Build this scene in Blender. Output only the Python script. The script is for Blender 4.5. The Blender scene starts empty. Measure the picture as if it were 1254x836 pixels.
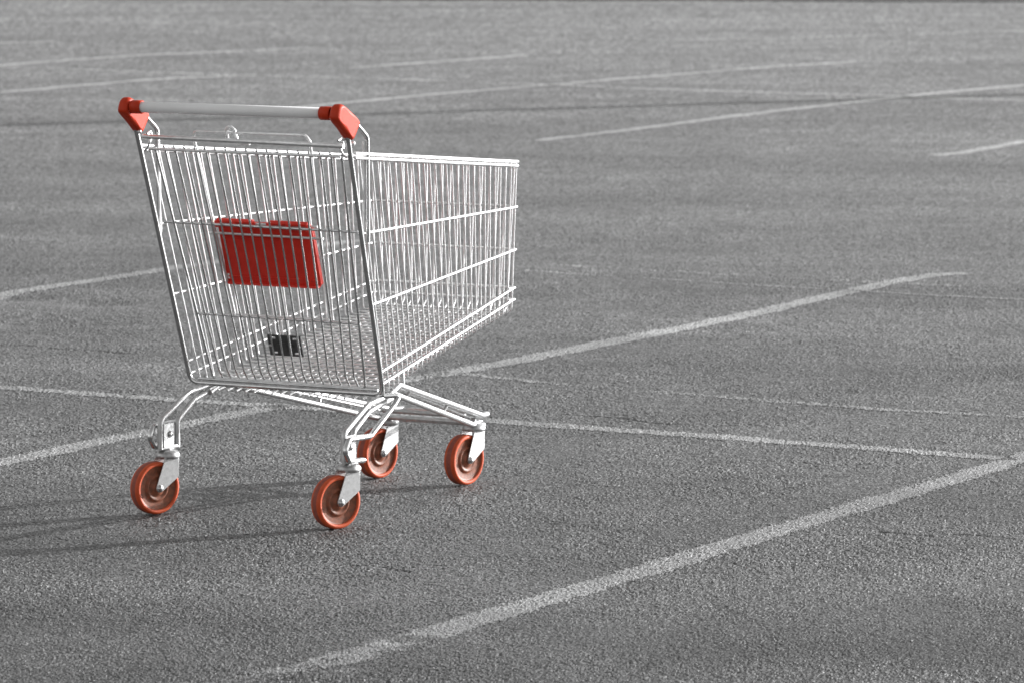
import bpy, bmesh, math, random
import numpy as np
from mathutils import Vector, Matrix, Euler
random.seed(7)
rng = np.random.default_rng(11)
R = math.radians
scene = bpy.context.scene
col = scene.collection

# ------------------------------------------------------------------ camera
CAM_H, F_PX, HY = 1.61, 5900.0, -208.0
PIT = math.atan((418 - HY) / F_PX)
cd = bpy.data.cameras.new('camera')
cam = bpy.data.objects.new('camera', cd); col.objects.link(cam)
cam.location = (0, 0, CAM_H)
cam.rotation_euler = (R(90) - PIT, 0, 0)
cd.sensor_width = 36.0
cd.lens = 36.0 * F_PX / 1254.0
cd.clip_start = 0.1; cd.clip_end = 6000
cd.dof.use_dof = True; cd.dof.focus_distance = 11.3; cd.dof.aperture_fstop = 12
scene.camera = cam

def px(u, v):
    a = (u - 627) / F_PX; b = -(v - 418) / F_PX
    c, s = math.cos(PIT), math.sin(PIT); dy = c + b * s; dz = -s + b * c
    t = -CAM_H / dz; return (a * t, dy * t)

# ------------------------------------------------------------------ light
SUN_AZ, SUN_EL = 27.5, 14.5          # azimuth from +X towards +Y
w = bpy.data.worlds.new('World'); scene.world = w; w.use_nodes = True
nt = w.node_tree; nt.nodes.clear()
sky = nt.nodes.new('ShaderNodeTexSky'); sky.sky_type = 'NISHITA'; sky.sun_disc = False
sky.sun_elevation = R(SUN_EL); sky.sun_rotation = R(90 - SUN_AZ)
sky.dust_density = 2.0
hsv = nt.nodes.new('ShaderNodeHueSaturation'); hsv.inputs['Saturation'].default_value = 0.0
bg = nt.nodes.new('ShaderNodeBackground'); bg.inputs['Strength'].default_value = 0.125
wo = nt.nodes.new('ShaderNodeOutputWorld')
nt.links.new(sky.outputs[0], hsv.inputs['Color']); nt.links.new(hsv.outputs[0], bg.inputs[0]); nt.links.new(bg.outputs[0], wo.inputs[0])
ld = bpy.data.lights.new('sun', 'SUN'); ld.energy = 4.5; ld.angle = R(0.53); ld.color = (1, 1, 1)
sun = bpy.data.objects.new('sun', ld); col.objects.link(sun)
sd = Vector((math.cos(R(SUN_EL)) * math.cos(R(SUN_AZ)), math.cos(R(SUN_EL)) * math.sin(R(SUN_AZ)), math.sin(R(SUN_EL))))
sun.rotation_euler = sd.to_track_quat('Z', 'Y').to_euler()
sun.location = sd * 50
scene.view_settings.view_transform = 'Standard'; scene.view_settings.look = 'None'
scene.view_settings.exposure = 0.70; scene.view_settings.gamma = 1.0
scene.view_settings.use_curve_mapping = False
scene.cycles.filter_width = 1.6

# ------------------------------------------------------------------ materials
def mat(name):
    m = bpy.data.materials.new(name); m.use_nodes = True
    return m, m.node_tree, m.node_tree.nodes['Principled BSDF']
def N(t, typ, **kw):
    n = t.nodes.new(typ)
    for k, v in kw.items():
        if hasattr(n, k): setattr(n, k, v)
        else: n.inputs[k].default_value = v
    return n
def ramp(t, src, p0, c0, p1, c1):
    r = t.nodes.new('ShaderNodeValToRGB'); t.links.new(src, r.inputs[0])
    r.color_ramp.elements[0].position = p0; r.color_ramp.elements[0].color = (*c0, 1)
    r.color_ramp.elements[1].position = p1; r.color_ramp.elements[1].color = (*c1, 1)
    return r
def g3(v): return (v, v, v)
def obj_co(t): return N(t, 'ShaderNodeTexCoord').outputs['Object']

def metal(name, lo, hi, r0, r1, metallic=1.0, scale=60, bump=0.15):
    m, t, p = mat(name)
    n = N(t, 'ShaderNodeTexNoise'); n.inputs['Scale'].default_value = scale; n.inputs['Detail'].default_value = 5
    t.links.new(obj_co(t), n.inputs['Vector'])
    c = ramp(t, n.outputs[0], .35, g3(lo), .65, g3(hi)); t.links.new(c.outputs[0], p.inputs['Base Color'])
    q = ramp(t, n.outputs[0], .3, g3(r1), .7, g3(r0)); t.links.new(q.outputs[0], p.inputs['Roughness'])
    p.inputs['Metallic'].default_value = metallic
    b = N(t, 'ShaderNodeBump'); b.inputs['Strength'].default_value = bump; b.inputs['Distance'].default_value = .0005
    n2 = N(t, 'ShaderNodeTexNoise'); n2.inputs['Scale'].default_value = scale * 6
    t.links.new(obj_co(t), n2.inputs['Vector']); t.links.new(n2.outputs[0], b.inputs['Height']); t.links.new(b.outputs[0], p.inputs['Normal'])
    return m
M_WIRE = metal('bright_zinc_wire', .60, .74, .38, .46, .8, 60, .03)
M_TUBE = metal('zinc_tube', .56, .70, .20, .27, 1.0, 60, .03)
M_SATIN = metal('satin_zinc_rod', .50, .62, .40, .50, .85, 60, .03)
M_GATE = metal('polished_zinc_wire', .58, .70, .17, .24, .95, 60, .03)
M_FLOOR = metal('pale_zinc_wire', .72, .84, .30, .38, .75, 60, .03)
M_FORK = metal('galvanised_sheet', .36, .54, .38, .55, .85, 90, .3)
M_BOLT = metal('steel_bolt', .45, .6, .2, .35)
def plastic(name, a, b, rough, scale=40, spec=.5):
    m, t, p = mat(name)
    n = N(t, 'ShaderNodeTexNoise'); n.inputs['Scale'].default_value = scale; n.inputs['Detail'].default_value = 6
    t.links.new(obj_co(t), n.inputs['Vector'])
    c = ramp(t, n.outputs[0], .35, a, .7, b); t.links.new(c.outputs[0], p.inputs['Base Color'])
    p.inputs['Roughness'].default_value = rough
    p.inputs['Specular IOR Level'].default_value = spec
    bm_ = N(t, 'ShaderNodeBump'); bm_.inputs['Strength'].default_value = .12; bm_.inputs['Distance'].default_value = .0006
    n2 = N(t, 'ShaderNodeTexNoise'); n2.inputs['Scale'].default_value = scale * 12
    t.links.new(obj_co(t), n2.inputs['Vector']); t.links.new(n2.outputs[0], bm_.inputs['Height']); t.links.new(bm_.outputs[0], p.inputs['Normal'])
    return m
M_CAP = plastic('orange_red_plastic', (.47, .034, .009), (.53, .042, .011), .5, 40, .22)
M_PLATE = plastic('red_plastic', (.62, .026, .014), (.70, .034, .018), .5, 40, .35)
M_TYRE = plastic('orange_rubber', (.50, .070, .018), (.60, .100, .030), .55, 60, .35)
M_TREAD = plastic('dusty_tread', (.24, .060, .040), (.32, .085, .055), .75, 90)
M_RIM = plastic('amber_plastic', (.36, .110, .050), (.50, .160, .075), .46, 110, .28)
M_RIM_DUSTY = plastic('grimy_amber_plastic', (.17, .070, .042), (.31, .100, .052), .5, 110, .3)
M_GRIP = plastic('grey_grip', g3(.86), g3(.90), .5, 30)
M_BLACK = plastic('black_plastic', g3(.028), g3(.045), .45)

# asphalt: exposed aggregate (point attribute "h" follows the real relief)
def asphalt(name, paint=False):
    m, t, p = mat(name)
    geo = N(t, 'ShaderNodeNewGeometry').outputs['Position']
    at = N(t, 'ShaderNodeAttribute'); at.attribute_name = 'h'
    if paint:
        base = ramp(t, at.outputs['Fac'], .10, g3(.20), .60, g3(.37))
    else:
        base = ramp(t, at.outputs['Fac'], .15, g3(.026), .88, g3(.215))
    # patches of wear and dust
    n = N(t, 'ShaderNodeTexNoise'); n.inputs['Scale'].default_value = .9; n.inputs['Detail'].default_value = 7; n.inputs['Roughness'].default_value = .62
    mp = N(t, 'ShaderNodeMapping'); mp.inputs['Rotation'].default_value = (0, 0, R(29.5)); mp.inputs['Scale'].default_value = (.35, 1.0, 1)
    t.links.new(geo, mp.inputs['Vector']); t.links.new(mp.outputs[0], n.inputs['Vector'])
    c = ramp(t, n.outputs[0], .36, g3(.76), .64, g3(1.24))
    nb = N(t, 'ShaderNodeTexNoise'); nb.inputs['Scale'].default_value = 2.6; nb.inputs['Detail'].default_value = 6; nb.inputs['Roughness'].default_value = .6
    t.links.new(geo, nb.inputs['Vector']); cb = ramp(t, nb.outputs[0], .38, g3(.86), .62, g3(1.12))
    mb_ = N(t, 'ShaderNodeMixRGB', blend_type='MULTIPLY'); mb_.inputs[0].default_value = 1
    # distance brightening (grazing sheen, haze) put into the colour: darker near, paler far
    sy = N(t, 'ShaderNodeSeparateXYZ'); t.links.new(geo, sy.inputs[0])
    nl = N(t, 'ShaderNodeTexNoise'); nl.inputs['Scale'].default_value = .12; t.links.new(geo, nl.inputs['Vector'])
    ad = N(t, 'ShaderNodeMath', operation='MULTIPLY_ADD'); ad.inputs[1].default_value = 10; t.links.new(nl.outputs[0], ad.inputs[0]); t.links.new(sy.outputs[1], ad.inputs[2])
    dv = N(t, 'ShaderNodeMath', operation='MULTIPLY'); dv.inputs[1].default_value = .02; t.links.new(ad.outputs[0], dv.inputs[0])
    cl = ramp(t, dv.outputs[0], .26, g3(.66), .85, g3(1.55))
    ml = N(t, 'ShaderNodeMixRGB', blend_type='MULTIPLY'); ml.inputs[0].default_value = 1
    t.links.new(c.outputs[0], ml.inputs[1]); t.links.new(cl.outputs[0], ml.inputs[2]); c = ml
    t.links.new(c.outputs[0], mb_.inputs[1]); t.links.new(cb.outputs[0], mb_.inputs[2]); c = mb_
    mx = N(t, 'ShaderNodeMixRGB', blend_type='MULTIPLY'); mx.inputs[0].default_value = 1
    t.links.new(base.outputs[0], mx.inputs[1]); t.links.new(c.outputs[0], mx.inputs[2])
    # single stones, lighter and darker
    v = N(t, 'ShaderNodeTexVoronoi'); v.inputs['Scale'].default_value = 210
    t.links.new(geo, v.inputs['Vector'])
    sp = N(t, 'ShaderNodeSeparateColor'); t.links.new(v.outputs['Color'], sp.inputs[0])
    c2 = ramp(t, sp.outputs[0], 0, g3(.70), 1, g3(1.30))
    e = c2.color_ramp.elements.new(.955); e.color = (1.28, 1.28, 1.28, 1)
    c2.color_ramp.elements[-1].color = (3.0, 3.0, 3.0, 1)
    mx2 = N(t, 'ShaderNodeMixRGB', blend_type='MULTIPLY'); mx2.inputs[0].default_value = 1 if not paint else .4
    t.links.new(mx.outputs[0], mx2.inputs[1]); t.links.new(c2.outputs[0], mx2.inputs[2])
    t.links.new(mx2.outputs[0], p.inputs['Base Color'])
    r = ramp(t, sp.outputs[1], 0, g3(.42), 1, g3(.70)); t.links.new(r.outputs[0], p.inputs['Roughness'])
    p.inputs['Specular IOR Level'].default_value = .5
    return m
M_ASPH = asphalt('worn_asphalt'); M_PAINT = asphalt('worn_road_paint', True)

# ------------------------------------------------------------------ object helpers
def link(name, me, m, parent=None):
    o = bpy.data.objects.new(name, me); col.objects.link(o)
    if m is not None:
        for x in (m if isinstance(m, (list, tuple)) else [m]): me.materials.append(x)
    if parent is not None: o.parent = parent
    return o
def fillet(pts, r, n=5):
    """round the corners of a polyline; r may be one radius"""
    pts = [Vector(p) for p in pts]; out = [pts[0]]
    for a, b, c in zip(pts, pts[1:], pts[2:]):
        u = (a - b); v = (c - b); lu, lv = u.length, v.length; u.normalize(); v.normalize()
        ang = u.angle(v)
        if ang > R(176): out.append(b); continue
        d = min(r / math.tan(ang / 2), lu * .48, lv * .48)
        p0, p1 = b + u * d, b + v * d
        for i in range(n + 1):
            s = i / n
            out.append(p0 * (1 - s) ** 2 + b * 2 * s * (1 - s) + p1 * s * s)
    out.append(pts[-1]); return out
class MB:
    def __init__(s): s.v = []; s.f = []; s.mi = []; s.sm = []
    def add(s, vs, fs, mi=0, smooth=True):
        k = len(s.v); s.v += [tuple(v) for v in vs]
        for f in fs: s.f.append([i + k for i in f]); s.mi.append(mi); s.sm.append(smooth)
    def tube(s, pts, r, seg=8, fil=0, closed=False, cap=True):
        pts = [Vector(p) for p in pts]
        if fil: pts = fillet(pts, fil)
        n = len(pts); vs = []; fs = []
        t0 = (pts[1] - pts[0]).normalized()
        up = Vector((0, 0, 1)) if abs(t0.z) < .9 else Vector((0, 1, 0))
        nx = t0.cross(up).normalized()
        for i in range(n):
            if closed: t = (pts[(i + 1) % n] - pts[i - 1]).normalized()
            elif i == 0: t = t0
            elif i == n - 1: t = (pts[-1] - pts[-2]).normalized()
            else: t = ((pts[i + 1] - pts[i]).normalized() + (pts[i] - pts[i - 1]).normalized()).normalized()
            nx = (nx - t * nx.dot(t)).normalized(); ny = t.cross(nx)
            for k in range(seg):
                a = 2 * math.pi * k / seg
                vs.append(pts[i] + nx * (math.cos(a) * r) + ny * (math.sin(a) * r))
        for i in range(n if closed else n - 1):
            j = (i + 1) % n
            for k in range(seg):
                l = (k + 1) % seg
                fs.append([i * seg + k, i * seg + l, j * seg + l, j * seg + k])
        s.add(vs, fs)
        if cap and not closed:
            s.add(vs[:seg], [list(range(seg))[::-1]], smooth=False); s.add(vs[-seg:], [list(range(seg))], smooth=False)
    def lathe(s, prof, M=None, seg=48, mis=None):
        """prof: (radius, axial) around local Z"""
        M = M or Matrix.Identity(4); vs = []
        for r, z in prof:
            for k in range(seg):
                a = 2 * math.pi * k / seg
                vs.append(M @ Vector((r * math.cos(a), r * math.sin(a), z)))
        base = len(s.v); s.v += [tuple(v) for v in vs]
        for i in range(len(prof) - 1):
            for k in range(seg):
                l = (k + 1) % seg
                s.f.append([base + i * seg + k, base + i * seg + l, base + (i + 1) * seg + l, base + (i + 1) * seg + k])
                s.mi.append(mis[i] if mis else 0); s.sm.append(True)
    def prism(s, poly, M, th, bev=0.0):
        """polygon in local XY, thickness along local Z (centred), edge bevel"""
        c = Vector((sum(p[0] for p in poly) / len(poly), sum(p[1] for p in poly) / len(poly)))
        rings = []
        def ring(shr, z):
            out = []
            for p in poly:
                d = Vector(p) - c; L = d.length
                d = d * ((L - shr) / L)
                out.append(M @ Vector((c.x + d.x, c.y + d.y, z)))
            return out
        if bev:
            
            q = [(bev * (1 - math.cos(R(a))), bev * (1 - math.sin(R(a)))) for a in ((90, 72, 54, 36, 18, 0) if bev > .004 else (90, 45, 0))]
            prof = [(a, -th / 2 + b) for a, b in q] + [(a, th / 2 - b) for a, b in q[::-1]]
        else: prof = [(0, -th / 2), (0, th / 2)]
        rings = [ring(a, z) for a, z in prof]; n = len(poly)
        vs = [v for r in rings for v in r]; fs = []
        for i in range(len(rings) - 1):
            for k in range(n):
                l = (k + 1) % n; fs.append([i * n + k, i * n + l, (i + 1) * n + l, (i + 1) * n + k])
        s.add(vs, fs, smooth=bool(bev))
        s.add(rings[0], [list(range(n))[::-1]], smooth=False); s.add(rings[-1], [list(range(n))], smooth=False)
    def sphere(s, c, r):
        prof = [(max(1e-5, r * math.sin(math.pi * i / 8)), -r * math.cos(math.pi * i / 8)) for i in range(9)]
        s.lathe(prof, Matrix.Translation(c), 12)
    def build(s, name, m, parent=None):
        me = bpy.data.meshes.new(name); me.from_pydata(s.v, [], s.f)
        me.polygons.foreach_set('material_index', s.mi); me.polygons.foreach_set('use_smooth', s.sm)
        bm = bmesh.new(); bm.from_mesh(me); bmesh.ops.recalc_face_normals(bm, faces=bm.faces); bm.to_mesh(me); bm.free()
        me.update()
        return link(name, me, m, parent)

# ------------------------------------------------------------------ ground: one fan-shaped sheet with real relief
SUNT = math.tan(R(SUN_EL))
ys = []
y = 8.7
while y < 50: ys.append(y); y += 4.5e-5 * y * y
nfine = len(ys)
st = ys[-1] - ys[-2]
while y < 4000: ys.append(y); st = min(max(st * 1.12, .15), y * .12); y += st
pre = []; y = 8.7 - .006; st = .006
while y > -80: pre.append(y); st = min(st * 1.15, 6); y -= st
ys = np.array(pre[::-1] + ys); i0 = len(pre); i1 = i0 + nfine
us = list(np.arange(-.148, .1481, .00027)); nu = len(us)
ext = []; a = us[-1]; st = .0006
while a < 4.5: a += st; ext.append(a); st *= 1.22
us = np.array([-e for e in ext[::-1]] + us + ext); j0 = len(ext); j1 = j0 + nu
ny_, nx_ = len(ys), len(us)
Y = np.repeat(ys[:, None], nx_, 1); X = us[None, :] * np.maximum(ys, 8.7)[:, None]

def vnoise(x, y, s, seed):
    r = np.random.default_rng(seed); T = r.random((256, 256))
    x = x / s; y = y / s; xi = np.floor(x).astype(np.int64); yi = np.floor(y).astype(np.int64)
    fx = x - xi; fy = y - yi; fx = fx * fx * (3 - 2 * fx); fy = fy * fy * (3 - 2 * fy)
    g = lambda a, b: T[(yi + b) & 255, (xi + a) & 255]
    return (g(0, 0) * (1 - fx) + g(1, 0) * fx) * (1 - fy) + (g(0, 1) * (1 - fx) + g(1, 1) * fx) * fy - .5
def blur(a, w=(.25, .5, .25)):
    b = np.pad(a, 1, mode='edge'); b = w[0] * b[:-2] + w[1] * b[1:-1] + w[2] * b[2:]
    return w[0] * b[:, :-2] + w[1] * b[:, 1:-1] + w[2] * b[:, 2:]
cz, sz = math.cos(R(29.5)), math.sin(R(29.5))
U = X * cz - Y * sz; V = X * sz + Y * cz            # along / across the parking grid
Hh = (vnoise(U, V * 1.6, 1.9, 1) * .0038 + vnoise(X, Y, .8, 2) * .0030 + vnoise(X, Y, .3, 3) * .0020 + vnoise(X, Y, .11, 4) * .0012)
Hh += vnoise(X * .55, Y, 4.5, 8) * .005
far = np.clip((Y - 12) / 60, 0, 1)
grain = rng.standard_normal(X.shape)
g1 = blur(grain, (.10, .80, .10)) ; g1 /= g1[i0:i1, j0:j1].std()
med = blur(blur(blur(blur(rng.standard_normal(X.shape))))); med /= med[i0:i1, j0:j1].std()
rel = .95 * g1 + .22 * med * np.clip((20 - Y) / 8, .25, 1)
fade = np.clip((34 - Y) / 20, .22, 1)
fine = np.zeros_like(X); fine[i0 - 3:i1, max(0, j0 - 3):j1 + 3] = 1
patch = np.clip(1.1 + .5 * vnoise(X, Y, .5, 5) + .5 * vnoise(X, Y, .17, 6), .6, 1.6)
GR = .00068
Hh += fine * rel * GR * patch * fade
# small hollows at the far left, beside the third painted line
for (hu, hv), lx, ly, az, dp in (((18, 363), .18, .15, 12, .016), ((122, 370), .14, .13, 5, .015), ((48, 331), .14, .07, 35, .008), ((10, 336), .12, .09, 20, .009), ((10, 395), .3, .25, 10, .012)):
    cx, cy = px(hu, hv)
    ca, sa = math.cos(R(az)), math.sin(R(az)); du = (X - cx) * ca + (Y - cy) * sa; dv = -(X - cx) * sa + (Y - cy) * ca
    Hh -= dp * np.exp(-(du / lx) ** 2 - (dv / ly) ** 2)
# hairline cracks
for pts_ in ([(-30, 420), (0, 422), (36, 423), (75, 427), (118, 429), (165, 433)], [(690, 506), (760, 511), (800, 517), (850, 519)], [(1075, 650), (1130, 655), (1180, 653), (1254, 660)], [(430, 690), (470, 693), (515, 701)]):
    q_ = np.array([px(*p) for p in pts_]); m_ = (Y > q_[:, 1].min() - .1) & (Y < q_[:, 1].max() + .1) & (X > q_[:, 0].min() - .1) & (X < q_[:, 0].max() + .1)
    xx, yy_ = X[m_], Y[m_]; b_ = np.full(xx.shape, 9.0); wob = vnoise(xx, yy_, .03, 31) * .02
    for p, q in zip(q_, q_[1:]):
        d = q - p; tt = np.clip(((xx - p[0]) * d[0] + (yy_ - p[1]) * d[1]) / (d @ d), 0, 1)
        b_ = np.minimum(b_, np.abs(np.hypot(xx - p[0] - tt * d[0], yy_ - p[1] - tt * d[1]) + wob))
    Hh[m_] -= .0035 * np.exp(-(b_ / .006) ** 2)
att = np.clip(.5 + .22 * rel * fine, 0, 1)
lev = Hh[(Y > 10.9) & (Y < 12) & (np.abs(X) < .9)].mean()
Hh -= lev

def grid_mesh(name, cells, dz=0.0):
    """mesh from the grid cells (bool array) of the relief"""
    ci, cj = np.nonzero(cells)
    q = np.stack([ci * nx_ + cj, ci * nx_ + cj + 1, (ci + 1) * nx_ + cj + 1, (ci + 1) * nx_ + cj], 1)
    used, inv = np.unique(q.ravel(), return_inverse=True)
    co = np.stack([X.ravel()[used], Y.ravel()[used], Hh.ravel()[used] + dz], 1).astype(np.float32)
    me = bpy.data.meshes.new(name); nf = len(ci)
    me.vertices.add(len(used)); me.vertices.foreach_set('co', co.ravel())
    me.loops.add(nf * 4); me.loops.foreach_set('vertex_index', inv.astype(np.int32))
    me.polygons.add(nf); me.polygons.foreach_set('loop_start', np.arange(0, nf * 4, 4, dtype=np.int32))
    me.update(calc_edges=True)
    a_ = me.attributes.new('h', 'FLOAT', 'POINT'); a_.data.foreach_set('value', att.ravel()[used].astype(np.float32))
    me.shade_flat()
    return me
allc = np.ones((ny_ - 1, nx_ - 1), bool)
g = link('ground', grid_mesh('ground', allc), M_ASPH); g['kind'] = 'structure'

# painted markings: thin worn paint lying on the relief
CX = .25 * (X[1:, 1:] + X[:-1, 1:] + X[1:, :-1] + X[:-1, :-1]); CY = .25 * (Y[1:, 1:] + Y[:-1, 1:] + Y[1:, :-1] + Y[:-1, :-1])
CR = .25 * (rel[1:, 1:] + rel[:-1, 1:] + rel[1:, :-1] + rel[:-1, :-1])
NB = vnoise(CX, CY, .05, 21); NC = vnoise(CX, CY, .35, 22); ND = vnoise(CX, CY, .012, 23)
EX = rng.random(CX.shape)
def marking(name, pts, width, cover, label=None, dz=.0011, ragged=.14):
    best = np.full(CX.shape, 9.0); along = np.zeros(CX.shape)
    pts = np.array(pts)
    msk = (CY > pts[:, 1].min() - .5) & (CY < pts[:, 1].max() + .5) & (CX > pts[:, 0].min() - .5) & (CX < pts[:, 0].max() + .5)
    x_, y_ = CX[msk], CY[msk]; b = np.full(x_.shape, 9.0)
    for p, q in zip(pts, pts[1:]):
        d = q - p; L2 = d @ d; tt = np.clip(((x_ - p[0]) * d[0] + (y_ - p[1]) * d[1]) / L2, 0, 1)
        b = np.minimum(b, np.hypot(x_ - p[0] - tt * d[0], y_ - p[1] - tt * d[1]))
    edge = 1 - b / (width / 2 * (1 + ragged * 2.0 * NB[msk]))          # 1 centre, 0 edge
    prob = np.clip(edge * 1.9, 0, 1) * (cover + .55 * NC[msk] + .25 * NB[msk]) - .09 * CR[msk] * .5 + .45 * ND[msk]
    sel = (edge > 0) & (prob > .25 + .42 * EX[msk])
    cells = np.zeros(CX.shape, bool); cells[msk] = sel
    if not cells.any(): return
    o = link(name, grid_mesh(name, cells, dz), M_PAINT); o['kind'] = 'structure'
    return o

exec_lines = [
 ('L1', [(505, 781), (885, 669.5), (1254, 559.5), (1420, 510)], .125, 1.05),
 ('L1b', [(270, 838), (346, 822), (441, 799), (506, 781)], .150, .60),
 ('L2', [(-140, 595), (0, 566), (179, 529.5), (335, 498)], .125, .90),
 ('L2b', [(536, 459), (620, 444), (703, 428), (806, 407.5), (908, 386), (1000, 366), (1083, 348), (1126, 339), (1148, 335.8), (1169, 335)], .120, 1.1),
 ('L2c', [(440, 474), (490, 466), (540, 457)], .12, .50),
 ('L3', [(664, 171), (762, 159.5), (958, 134.5), (1105, 118), (1254, 104), (1500, 80)], .12, 1.15),
 ('L4', [(357, 132), (536, 115), (762, 96), (885, 86), (965, 80.3), (1047, 75)], .12, .95),
 ('L5', [(-120, 382), (0, 360), (60, 351), (110, 344), (222, 327), (330, 311), (430, 295)], .115, 1.0),
 ('L6', [(1150, 189), (1180, 186), (1254, 173), (1400, 151)], .12, .9),
 ('L7', [(-100, 121), (0, 112.7), (82, 105.5), (153, 100), (214, 95.5), (306, 91.5)], .13, .80),
 ('L8', [(-100, 88), (0, 80), (92, 73), (204, 66), (378, 59)], .15, .75),
 ('L9', [(434, 83), (536, 75.5), (640, 67.5)], .15, .78),
 ('B1', [(-150, 462), (0, 474), (195, 488.5), (335, 497), (600, 514.5), (913, 537), (1226, 560)], .115, .92),
 ('B2', [(640, 102), (723, 105), (787, 108), (909, 112), (1032, 115.5), (1203, 121), (1300, 124)], .12, .85),
 ('B3', [(-40, 80), (0, 81.6), (200, 88), (306, 92), (480, 97), (640, 102)], .11, .60),
 ('B4', [(636, 331), (710, 335.5), (799, 341), (971, 351.5), (1134, 361.5), (1254, 367)], .045, .66),
 ('B4b', [(643, 322), (739, 327.5), (800, 331), (876, 335), (1035, 344), (1169, 351), (1254, 356)], .10, .40),
 ('B5', [(560, 457), (700, 471), (835, 482), (950, 491), (1070, 500.5), (1254, 510), (1350, 515)], .07, .46),
 ('B6', [(780, 50), (950, 47), (1100, 42), (1254, 38)], .18, .5),
 ('B7', [(-50, 54), (65, 51)], .2, .6),
 ('S1', [(30, 286), (60, 290), (130, 297)], .10, .30),
 ('L0', [(220, 838), (262, 834), (330, 828), (440, 822)], .12, .42),
]
for nm, P_, wd, cv in exec_lines:
    marking('parking_line' if nm[0] == 'L' else 'road_marking', [px(*p) for p in P_], wd, cv)

# loose grit on the paving
mb = MB(); gr = random.Random(5)
for k in range(110):
    gy = 9.2 + 9 * gr.random() ** 1.6; gx = gr.uniform(-.115, .115) * gy; r0 = gr.uniform(.0016, .0038)
    vs = []; 
    for i in range(6):
        a = 2 * math.pi * i / 6; vs.append((gx + r0 * gr.uniform(.7, 1.2) * math.cos(a), gy + r0 * gr.uniform(.7, 1.2) * math.sin(a), 0))
    iy = int(np.searchsorted(ys, gy)); ix = int(np.argmin(np.abs(X[iy] - gx))); z0 = Hh[iy, ix]
    low = [(x, y_, z0 - .001) for x, y_, _ in vs]; hi = [(gx + (x - gx) * .7, gy + (y_ - gy) * .7, z0 + r0 * gr.uniform(.9, 1.4)) for x, y_, _ in vs]
    mb.add(low + hi, [[i, (i + 1) % 6, 6 + (i + 1) % 6, 6 + i] for i in range(6)] + [list(range(6, 12))], smooth=False)
M_GRIT = plastic('pale_grit', g3(.18), g3(.42), .8, 50)
gt = mb.build('loose_grit', M_GRIT); gt['kind'] = 'stuff'; gt['label'] = 'tiny pale stones scattered over the asphalt'

# grass verge closing the lot beyond the far edge
def slab(name, poly, z0, z1, m):
    mb = MB(); n = len(poly)
    mb.add([(x, y_, z0) for x, y_ in poly] + [(x, y_, z1) for x, y_ in poly], [[k, (k + 1) % n, n + (k + 1) % n, n + k] for k in range(n)] + [list(range(n, 2 * n))], smooth=False)
    return mb.build(name, m)
mv, tv, pv = mat('dry_grass_soil')
nv = N(tv, 'ShaderNodeTexNoise'); nv.inputs['Scale'].default_value = 3; nv.inputs['Detail'].default_value = 8
tv.links.new(N(tv, 'ShaderNodeNewGeometry').outputs['Position'], nv.inputs['Vector'])
cv_ = ramp(tv, nv.outputs[0], .3, g3(.06), .7, g3(.13)); tv.links.new(cv_.outputs[0], pv.inputs['Base Color']); pv.inputs['Roughness'].default_value = .95
a0 = px(640, -.3); a1 = px(1254, 2.0)
dx, dy = (a1[0] - a0[0]), (a1[1] - a0[1])
e0 = (a0[0] - dx * 12, a0[1] - dy * 12); e1 = (a1[0] + dx * 12, a1[1] + dy * 12)
v = slab('verge', [e0, e1, (e1[0], e1[1] + 30), (e0[0], e0[1] + 30)], -.2, .015, mv); v['kind'] = 'structure'
mk, tk, pk = mat('old_concrete'); 
nk = N(tk, 'ShaderNodeTexNoise'); nk.inputs['Scale'].default_value = 12; nk.inputs['Detail'].default_value = 6
tk.links.new(N(tk, 'ShaderNodeNewGeometry').outputs['Position'], nk.inputs['Vector'])
ck = ramp(tk, nk.outputs[0], .3, g3(.12), .7, g3(.18)); tk.links.new(ck.outputs[0], pk.inputs['Base Color']); pk.inputs['Roughness'].default_value = .9
v = slab('kerb', [(e0[0], e0[1] - .15), (e1[0], e1[1] - .15), (e1[0], e1[1] - .002), (e0[0], e0[1] - .002)], -.2, .012, mk); v['kind'] = 'structure'

# unseen lamp post added right of the frame; its pole casts the long shadow
sh0 = Vector(px(800, 129)); sdir = Vector((math.cos(R(SUN_AZ)), math.sin(R(SUN_AZ))))
bp = sh0 + sdir * 7.0
lamp = bpy.data.objects.new('added_lamp_post', None); col.objects.link(lamp); lamp.location = (bp.x, bp.y, 0)
lamp['label'] = 'unseen grey lamp post added beyond the right edge to cast the long shadow'; lamp['category'] = 'added shadow caster'
mb = MB(); mb.lathe([(.20, 0), (.20, .9), (.15, 1.0), (.10, 6.2)], seg=20); mb.build('pole', mk, lamp)
mb = MB(); mb.tube([(0, 0, 6.15), (0, 0, 6.45), (.5, .2, 6.6), (1.0, .4, 6.65)], .03, 10, .2); mb.build('arm', M_TUBE, lamp)
mb = MB(); mb.prism([(-.1, -.3), (.1, -.3), (.14, 0), (.1, .3), (-.1, .3), (-.14, 0)], Matrix.Translation((1.2, .48, 6.64)) @ Matrix.Rotation(R(-68), 4, 'Z'), .1, .02); mb.build('lamp_head', M_FORK, lamp)

# ------------------------------------------------------------------ shopping cart
TH = R(-29.3)
RL = Vector(px(188.3, 631.2)); RR_ = Vector(px(411, 649.7)); O = (RL + RR_) / 2
cart = bpy.data.objects.new('shopping_cart', None); col.objects.link(cart)
cart.location = (O.x, O.y, .0015); cart.rotation_euler = (0, 0, TH)
cart['label'] = 'empty wire shopping cart with orange wheels and red handle ends on the asphalt'
cart['category'] = 'shopping cart'
V3 = Vector
def postY(z): return .189 - (z - .297) * .311
def sideX(Y_, z): return .262 - .088 * (Y_ - .19) + .03 * (z - .3)
def floorz(Y_): t = Y_ - .19; return .288 + .215 * t - .042 * t * t
def rimz(Y_): return .865 - .0836 * (Y_ - .087)

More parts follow.
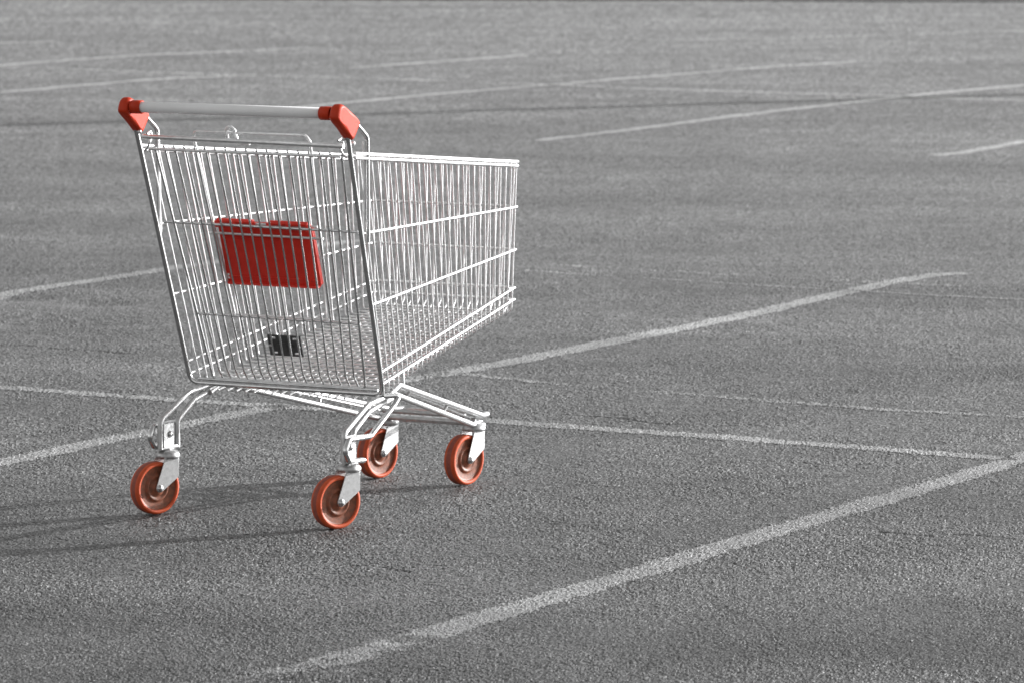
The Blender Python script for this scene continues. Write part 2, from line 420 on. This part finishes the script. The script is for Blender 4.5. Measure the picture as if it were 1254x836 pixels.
# rear frame: posts and bottom bar, one bent tube
mb = MB()
path = [(-.291, -.004, .915), (-.268, .189, .297), (.268, .189, .297), (.290, -.004, .915)]
mb.tube(path, .0058, 12, .026)
mb.tube([(-.250, .196, .2965 + .0095), (.250, .196, .2965 + .0095)], .0040, 8)
mb.build('rear_frame', M_TUBE, cart)
mb = MB(); mb.tube([(-.277, .004, .8935), (.275, .004, .888)], .0056, 12)
for s in (-1, 1):
    mb.tube([(s * .262, .000, .900), (s * .262, .014, .905), (s * .262, .022, .893), (s * .262, .010, .880), (s * .268, .012, .868), (s * .277, .014, .860)], .0032, 8, .004)
mb.build('hinge_bar', M_WIRE, cart)
# handle
mb = MB(); Mh = Matrix.Translation((0, -.045, .9655)) @ Matrix.Rotation(R(90), 4, 'Y')
mb.lathe([(.0001, -.252), (.0128, -.252), (.0128, .252), (.0001, .252)], Mh, 32)
mb.build('handle_bar', M_GRIP, cart)
capo0 = [(-.066, .966), (-.060, .980), (-.047, .9885), (-.034, .986), (.004, .967), (.030, .950), (.037, .943), (.036, .936), (.014, .907), (.006, .901), (-.002, .904), (-.030, .925), (-.063, .950), (-.068, .957)]
def chaikin(p, n=2):
    for _ in range(n):
        q = []
        for a, b in zip(p, p[1:] + p[:1]):
            q += [(a[0] * .75 + b[0] * .25, a[1] * .75 + b[1] * .25), (a[0] * .25 + b[0] * .75, a[1] * .25 + b[1] * .75)]
        p = q
    return p
capo = chaikin(capo0, 3)
for s in (-1, 1):
    mb = MB(); MM = Matrix(((0, 0, 1, s * .2890), (1, 0, 0, 0), (0, 1, 0, 0), (0, 0, 0, 1)))
    mb.prism(capo, MM, .027, .0100)
    c_ = V3((-.018, .948))
    inner = [((V3(p) - c_) * .62 + c_) for p in capo]
    MI = Matrix(((0, 0, 1, s * .3015), (1, 0, 0, 0), (0, 1, 0, 0), (0, 0, 0, 1)))
    mb.prism([tuple(p) for p in inner], MI, .0022, .0007)
    cap = mb.build('handle_cap', M_CAP, cart)
    mb = MB(); mb.lathe([(.0130, -.014), (.0158, -.013), (.0158, .013), (.0130, .014)], Matrix.Translation((s * .2585, -.045, .9655)) @ Matrix.Rotation(R(90), 4, 'Y'), 32)
    mb.build('collar', M_CAP, cap)
    mb = MB(); mb.tube([(s * .289, .012, .955), (s * .289, .085, .905), (s * .2865, .090, .662)], .0054, 10, .02)
    mb.build('handle_strut', M_TUBE, cart)
    mb = MB(); mb.tube([(s * .283, .078, .895), (s * .281, .082, .655)], .0030, 8)
    mb.sphere((s * .283, .030, .893), .0062); mb.sphere((s * .280, -.004, .905), .005)
    mb.build('strut_brace', M_WIRE, cart)

# basket: rim
def rimpath(dz, dx=0.0):
    pts = []
    for s in (-1, 1):
        a = [(s * (sideX(.02, .87) + dx), .020, rimz(.02) + dz), (s * (sideX(.948, .79) + dx), .948 + dx, rimz(.948) + dz)]
        pts += a if s == -1 else a[::-1]
    return pts
mb = MB()
mb.tube(rimpath(.0006, .001), .0042, 10, .03); mb.tube(rimpath(-.0098, .001), .0040, 10, .03)
mb.tube([(-.262, .012, .8640), (.262, .012, .8625)], .0034, 8)
mb.build('basket_rim', M_WIRE, cart)
# side panels: fanned uprights and four long wires, one mesh per side
NS = 29
for s in (-1, 1):
    mb = MB()
    for i in range(NS):
        f = i / (NS - 1)
        yb = .212 + f * (.928 - .212); yt = .050 + f * (.934 - .050)
        zt = rimz(yt) - .004; zb = floorz(yb)
        xt = sideX(yt, zt) - .004; xb = sideX(yb, zb) - .004
        mb.tube([(s * xt, yt, zt), (s * xb, yb + random.uniform(-.0006, .0006), zb + .010), (s * (xb - .002), yb, zb), (s * (xb - .016), yb, zb)], .0022, 8, .010)
    for (z0, z1) in ((.683, .683), (.512, .577), (.349, .482), (.320, .453)):
        y0 = postY(z0) + .002
        mb.tube([(s * (sideX(y0, z0) + .001), y0, z0), (s * (sideX(.925, z1) + .001), .925, z1)], .0033, 8)
    mb.build('side_panel', M_WIRE, cart)
# front panel: uprights that turn under into the floor; four cross wires
mb = MB()
NF = 18
for i in range(NF):
    f = -1 + 2 * (i + .5) / NF
    xt = f * .205; xb = f * .190
    mb.tube([(xt, .9485, rimz(.948) - .004), (xb, .936, .441), (xb * 1.01, .915, floorz(.915) - .0035)], .0022, 8, .012)
for z1 in (.683, .577, .482, .453):
    x1 = sideX(.945, z1) + .001
    mb.tube([(-x1, .905, z1), (-x1, .948, z1), (x1, .948, z1), (x1, .905, z1)], .0033, 8, .022)
mb.build('front_panel', M_WIRE, cart)
# floor: cross wires over long wires
mb = MB()
for i in range(NS):
    f = i / (NS - 1); yb = .212 + f * (.928 - .212); zb = floorz(yb); xb = sideX(yb, zb) - .018
    mb.tube([(-xb, yb, zb), (xb, yb, zb)], .0026, 8)
for i in range(NF):
    f = -1 + 2 * (i + .5) / NF
    mb.tube([(f * (.226 - .045 * k / 6), .186 + (.915 - .186) * k / 6, floorz(.186 + (.915 - .186) * k / 6) - .0043) for k in range(7)], .0026, 8)
mb.tube([(-.205, .45, floorz(.45) - .009), (.205, .45, floorz(.45) - .009)], .0038, 8)
mb.tube([(-.185, .70, floorz(.70) - .009), (.185, .70, floorz(.70) - .009)], .0038, 8)
mb.build('floor_grid', M_FLOOR, cart)
# hinged rear gate
mb = MB()
NG = 17
def gp(x, z, off=0.0): return (x, postY(z) + off, z)
mb.tube([gp(-.250, .868, .004), gp(-.208, .309, .010), gp(.216, .309, .010), gp(.262, .868, .004)], .0032, 9, .012)
for i in range(NG):
    f = (i + 1) / (NG + 1)
    xt = -.250 + f * .512; xb = -.208 + f * .424
    if i in (0, NG - 1): j = 0
    mb.tube([gp(xt, .873, -.002), gp(xt, .862, .003), gp(xt * .35 + xb * .65, .50, .005), gp(xb, .335, .005), gp(xb + .003, .303, .016)], .0025, 8, .02)
for z, a, b_ in ((.688, -.270, .268), (.467, -.216, .232)):
    mb.tube([gp(a, z, .0095), gp(b_, z - .003, .0095)], .0030, 8)
mb.build('rear_gate', M_GATE, cart)
# folded child seat frame
mb = MB(); o_ = .036
mb.tube([gp(-.131, .462, o_), gp(-.158, .895, o_), gp(-.150, .908, o_), gp(.152, .908, o_), gp(.162, .893, o_), gp(.131, .462, o_)], .0036, 8, .012)
mb.tube([gp(-.158, .885, o_ + .004), gp(.160, .885, o_ + .004)], .0026, 8)
for x in (-.131, .131): mb.sphere(gp(x, .465, o_ - .006), .0058)
mb.tube([gp(-.157, .665, o_ - .006), gp(.157, .663, o_ - .006)], .0030, 8)
mb.tube([gp(-.145, .690, o_ + .002), gp(.142, .690, o_ + .002)], .0032, 8)
mb.tube([gp(-.131, .467, o_), gp(.131, .467, o_)], .0026, 8)
ux = -.047
mb.tube([gp(ux - .015, .884, o_ - .004), gp(ux - .013, .914, o_ - .004), gp(ux - .002, .924, o_ - .004), gp(ux + .009, .914, o_ - .004), gp(ux + .013, .882, o_ - .004), gp(ux + .045, .884, o_ - .004)], .0042, 8, .008)
mb.build('child_seat_frame', M_WIRE, cart)
# red seat plate: tray with rolled top lip, notch and moulded foot
def gM(off):        # plate frame: local x = cart x, local y up along the gate, z = out
    up = V3((0, -.311, 1)).normalized(); xx = V3((1, 0, 0)); nn = xx.cross(up)
    b0 = V3(gp(0, .62, off))
    return Matrix(((xx.x, up.x, nn.x, b0.x), (xx.y, up.y, nn.y, b0.y), (xx.z, up.z, nn.z, b0.z), (0, 0, 0, 1)))
MP = gM(.042) @ Matrix.Translation((-.0115, 0, 0)); mb = MB()
def rrect(x0, x1, y0, y1, r, n=4):
    out = []
    for cx, cy, a0_ in ((x1 - r, y1 - r, 0), (x0 + r, y1 - r, 90), (x0 + r, y0 + r, 180), (x1 - r, y0 + r, 270)):
        for k in range(n + 1):
            a = R(a0_ + 90 * k / n); out.append((cx + r * math.cos(a), cy + r * math.sin(a)))
    return out
mb.prism(rrect(-.125, .134, -.080, .078, .008), MP, .004, .0012)
for x in (-.1235, .1325):                                     # side flanges
    mb.prism(rrect(x - .002, x + .002, -.074, .070, .0018), MP @ Matrix.Translation((0, 0, -.004)), .010, .0008)
mb.prism(rrect(-.122, .131, -.080, -.074, .0028), MP @ Matrix.Translation((0, 0, .004)), .012, .0015)
mb.prism(rrect(-.120, .129, -.063, -.060, .0014), MP @ Matrix.Translation((0, 0, .0025)), .004, .0006)
mb.prism(rrect(-.118, .127, .036, .038, .0009), MP @ Matrix.Translation((0, 0, .0022)), .003, .0005)
for a, b_ in ((-.125, -.018), (.018, .134)):
    p0 = MP @ V3((a + .004, .080, .006)); p1 = MP @ V3((b_ - .004, .080, .006)); mb.tube([p0, p1], .0062, 12)
    mid = (a + b_) / 2
    for q in (a + .004, mid, b_ - .004): mb.tube([MP @ V3((q, .081, .008)), MP @ V3((q, .066, .009))], .0066, 12)
plate = mb.build('seat_plate', M_PLATE, cart)
mb = MB(); mb.prism(rrect(-.1215, -.1165, -.068, -.055, .001), MP @ Matrix.Translation((0, 0, .0034)), .0012); mb.build('sticker', M_GRIP, plate)
# black slotted bracket
MBk = gM(.040) @ Matrix.Translation((-.0055, -.2335, 0))
cells_x = [-.0460, -.0420, -.0375, -.0280, -.0240, -.0140, .0140, .0240, .0280, .0375, .0420, .0460]
holes = set()
yy = [-.0260, -.0215, -.0155, -.0050, .0050, .0155, .0215, .0260]
mb = MB()
def hole(i, j):
    xc = (cells_x[i] + cells_x[i + 1]) / 2; yc = (yy[j] + yy[j + 1]) / 2
    if j in (1, 5) and (-.038 < xc < -.024 or .024 < xc < .038): return True
    return False
for i in range(len(cells_x) - 1):
    for j in range(len(yy) - 1):
        if hole(i, j): continue
        x0, x1, y0, y1 = cells_x[i], cells_x[i + 1], yy[j], yy[j + 1]
        vs = [MBk @ V3((a, b_, c)) for c in (-.0025, .0025) for a, b_ in ((x0, y0), (x1, y0), (x1, y1), (x0, y1))]
        fs = [[3, 2, 1, 0], [4, 5, 6, 7]]
        for (k, l, di, dj) in ((0, 1, 0, -1), (1, 2, 1, 0), (2, 3, 0, 1), (3, 0, -1, 0)):
            ii, jj = i + di, j + dj
            if not (0 <= ii < len(cells_x) - 1 and 0 <= jj < len(yy) - 1) or hole(ii, jj): fs.append([k, l, l + 4, k + 4])
        mb.add(vs, fs, smooth=False)
mb.prism(rrect(-.022, .022, -.0045, .0045, .003), MBk @ Matrix.Translation((0, 0, .0038)), .0032, .0008); mb.prism(rrect(-.007, .007, -.009, .009, .004), MBk @ Matrix.Translation((0, 0, .0045)), .0034, .0008)
br = mb.build('slotted_bracket', M_BLACK, cart)
for x, y0, rr in ((-.0400, 0, .0032), (.0410, 0, .0032), (.0400, .0225, .0022), (.0410, -.0225, .0026)):
    mb = MB(); mb.sphere(MBk @ V3((x, y0, .004)), rr); mb.build('rivet', M_BOLT, br)

# undercarriage
for s in (-1, 1):
    mb = MB()
    x = s * .250
    mb.tube([(x + s * .004, .034, .153), (x + s * .004, .034, .222), (x, .150, .277), (x - s * .002, .262, .289)], .0068, 12, .018)
    mb.tube([(x - s * .006, .092, .153), (x - s * .006, .092, .218), (x - s * .006, .162, .258), (x - s * .004, .262, .279)], .0066, 12, .018)
    mb.tube([(x + s * .004, .034, .156), (x - s * .006, .092, .156)], .0064, 10)
    mb.build('rear_leg', M_SATIN, cart)
    mb = MB(); xl = s * .270
    mb.tube([(x, .215, .290), (xl, .262, .289), (xl, .235, .268), (xl, .128, .207), (xl, .030, .209), (xl, .012, .184), (xl, .030, .159), (xl, .096, .154)], .0066, 12, .014)
    mb.build('bumper_loop', M_TUBE, cart)
    mb = MB(); MM = Matrix(((0, 0, 1, x - s * .001), (1, 0, 0, 0), (0, 1, 0, 0), (0, 0, 0, 1)))
    mb.prism(rrect(.036, .090, .156, .214, .003), MM, .008, .002)
    pl = mb.build('mounting_plate', M_FORK, cart)
    mb = MB(); mb.lathe([(.0001, .0), (.0085, .0), (.0085, .004), (.006, .0065), (.0001, .0068)], Matrix.Translation((x + .0032, .062, .187)) @ Matrix.Rotation(R(90), 4, 'Y'), 6)
    mb.lathe([(.0001, .0), (.0085, .0), (.0085, .005), (.0001, .006)], Matrix.Translation((x - .0052, .062, .187)) @ Matrix.Rotation(R(-90), 4, 'Y'), 6)
    mb.build('bolt', M_BOLT, pl)
    # side rails: upper, lower and thin middle rod down to the front casters
    mb = MB()
    mb.tube([(x - s * .002, .245, .287), (x, .292, .308), (s * .132, .895, .1655), (s * .120, .944, .1635), (s * .090, .948, .165)], .0070, 12, .016)
    mb.tube([(x - s * .012, .225, .270), (x - s * .008, .285, .287), (s * .130, .868, .1420), (s * .117, .930, .1375), (s * .090, .936, .138)], .0070, 12, .016)
    mb.tube([(x - s * .020, .320, .294), (s * .112, .870, .1600)], .0028, 8)
    for f in (.13, .58):
        a = V3((x, .292, .308)).lerp(V3((s * .132, .895, .1655)), f); b_ = V3((x - s * .008, .285, .287)).lerp(V3((s * .128, .872, .1435)), f)
        mb.tube([a, b_], .0040, 8)
    a = V3((x, .292, .308)).lerp(V3((s * .132, .895, .1655)), .045); mb.tube([a, (a.x - s*.001, a.y + .002, a.z + .034)], .0042, 8)
    mb.build('side_rail', M_SATIN, cart)
mb = MB()
mb.tube([(-.100, .948, .165), (.100, .948, .165)], .0068, 12); mb.tube([(-.100, .936, .138), (.100, .936, .138)], .0068, 12)
mb.tube([(-.112, .850, .152), (.112, .850, .152)], .0068, 12); mb.tube([(-.118, .835, .170), (.118, .835, .170)], .006, 12)
for s in (-1, 1):
    mb.prism(rrect(s * .124 - .011, s * .124 + .011, .845, .895, .004), Matrix.Translation((0, 0, .1520)), .004, .001)
mb.build('front_crossbar', M_SATIN, cart)

# casters
fork_poly = [(.016, .131), (.056, .131), (.056, .087), (.0085, .0555), (.0040, .0530), (-.0020, .0528), (-.0070, .0555), (-.0098, .0605), (-.0096, .0660)]
def caster_meshes():
    a = MB()
    for sgn in (-1, 1):
        MM = Matrix(((1, 0, 0, 0), (0, 0, 1, sgn * .0200), (0, 1, 0, 0), (0, 0, 0, 1)))
        a.prism(fork_poly, MM, .0026, .0009)
    a.prism(rrect(.016, .056, -.0213, .0213, .006), Matrix.Translation((0, 0, .1325)), .0045, .001)
    a.lathe([(.0001, .131), (.0275, .131), (.0290, .135), (.0285, .1405), (.0240, .1465), (.0150, .1495), (.0085, .1500), (.0085, .153), (.0062, .154), (.0062, .163), (.0001, .1635)], Matrix.Translation((.039, 0, 0)), 36)
    fork = a
    Ry = Matrix.Translation((0, 0, .0625)) @ Matrix.Rotation(R(90), 4, 'X')
    t = MB(); prof = [(.0515, -.0120), (.0530, -.0158), (.0575, -.0160), (.0610, -.0142), (.0622, -.0105), (.0618, -.0085), (.0625, -.0070), (.0625, .0070), (.0618, .0085), (.0622, .0105), (.0610, .0142), (.0575, .0160), (.0530, .0158), (.0515, .0120)]
    t.lathe(prof, Ry, 72, [0] * 6 + [1] + [0] * 6)
    r_ = MB(); h = [(.0518, .0128), (.0505, .0112), (.0480, .0106), (.0400, .0098), (.0345, .0088), (.0328, .0092), (.0305, .0125), (.0275, .0132), (.0240, .0112), (.0200, .0100), (.0150, .0150), (.0105, .0170), (.0001, .0170)]
    r_.lathe([(r0, -z) for r0, z in h[::-1]] + h, Ry, 72)
    b = []
    for sgn in (-1, 1):
        b.append(MB()); b[-1].lathe([(.0095, .0), (.0090, .0012), (.0062, .0016), (.0060, .0050), (.0045, .0062), (.0001, .0066)], Matrix.Translation((0, sgn * .0213, .0625)) @ Matrix.Rotation(R(-90 * sgn), 4, 'X'), 20)
    return fork, t, r_, b
fk, ty, rm, bo = caster_meshes()
first = fk.build('caster', M_FORK, cart)
parts = [ty.build('tyre', [M_TYRE, M_TREAD], first), rm.build('wheel_rim', M_RIM, first), bo[0].build('axle_bolt', M_BOLT, first), bo[1].build('axle_bolt', M_BOLT, first)]
# local +x of a caster points from the axle towards the pivot; angle given in the world
def place(c, px_, py_, world_deg):
    a = R(world_deg) - TH
    c.location = (px_ - .039 * math.cos(a), py_ - .039 * math.sin(a), 0); c.rotation_euler = (0, 0, a)
spots = [(-.250, .060, 40), (.250, .062, 40), (.125, .865, 52), (-.125, .868, 50)]
for k, (x, y_, d) in enumerate(spots):
    if k == 0: c = first
    else:
        c = first.copy(); col.objects.link(c); c.parent = cart
        for i_, p_ in enumerate(parts):
            q = p_.copy(); col.objects.link(q); q.parent = c; q.rotation_euler = (0, random.uniform(0, 6) * 0, 0)
    place(c, x, y_, d)
    if k < 2:                                          # the rear wheels are dirtier
        for q in c.children:
            if q.name.startswith('wheel_rim'):
                q.material_slots[0].link = 'OBJECT'; q.material_slots[0].material = M_RIM_DUSTY
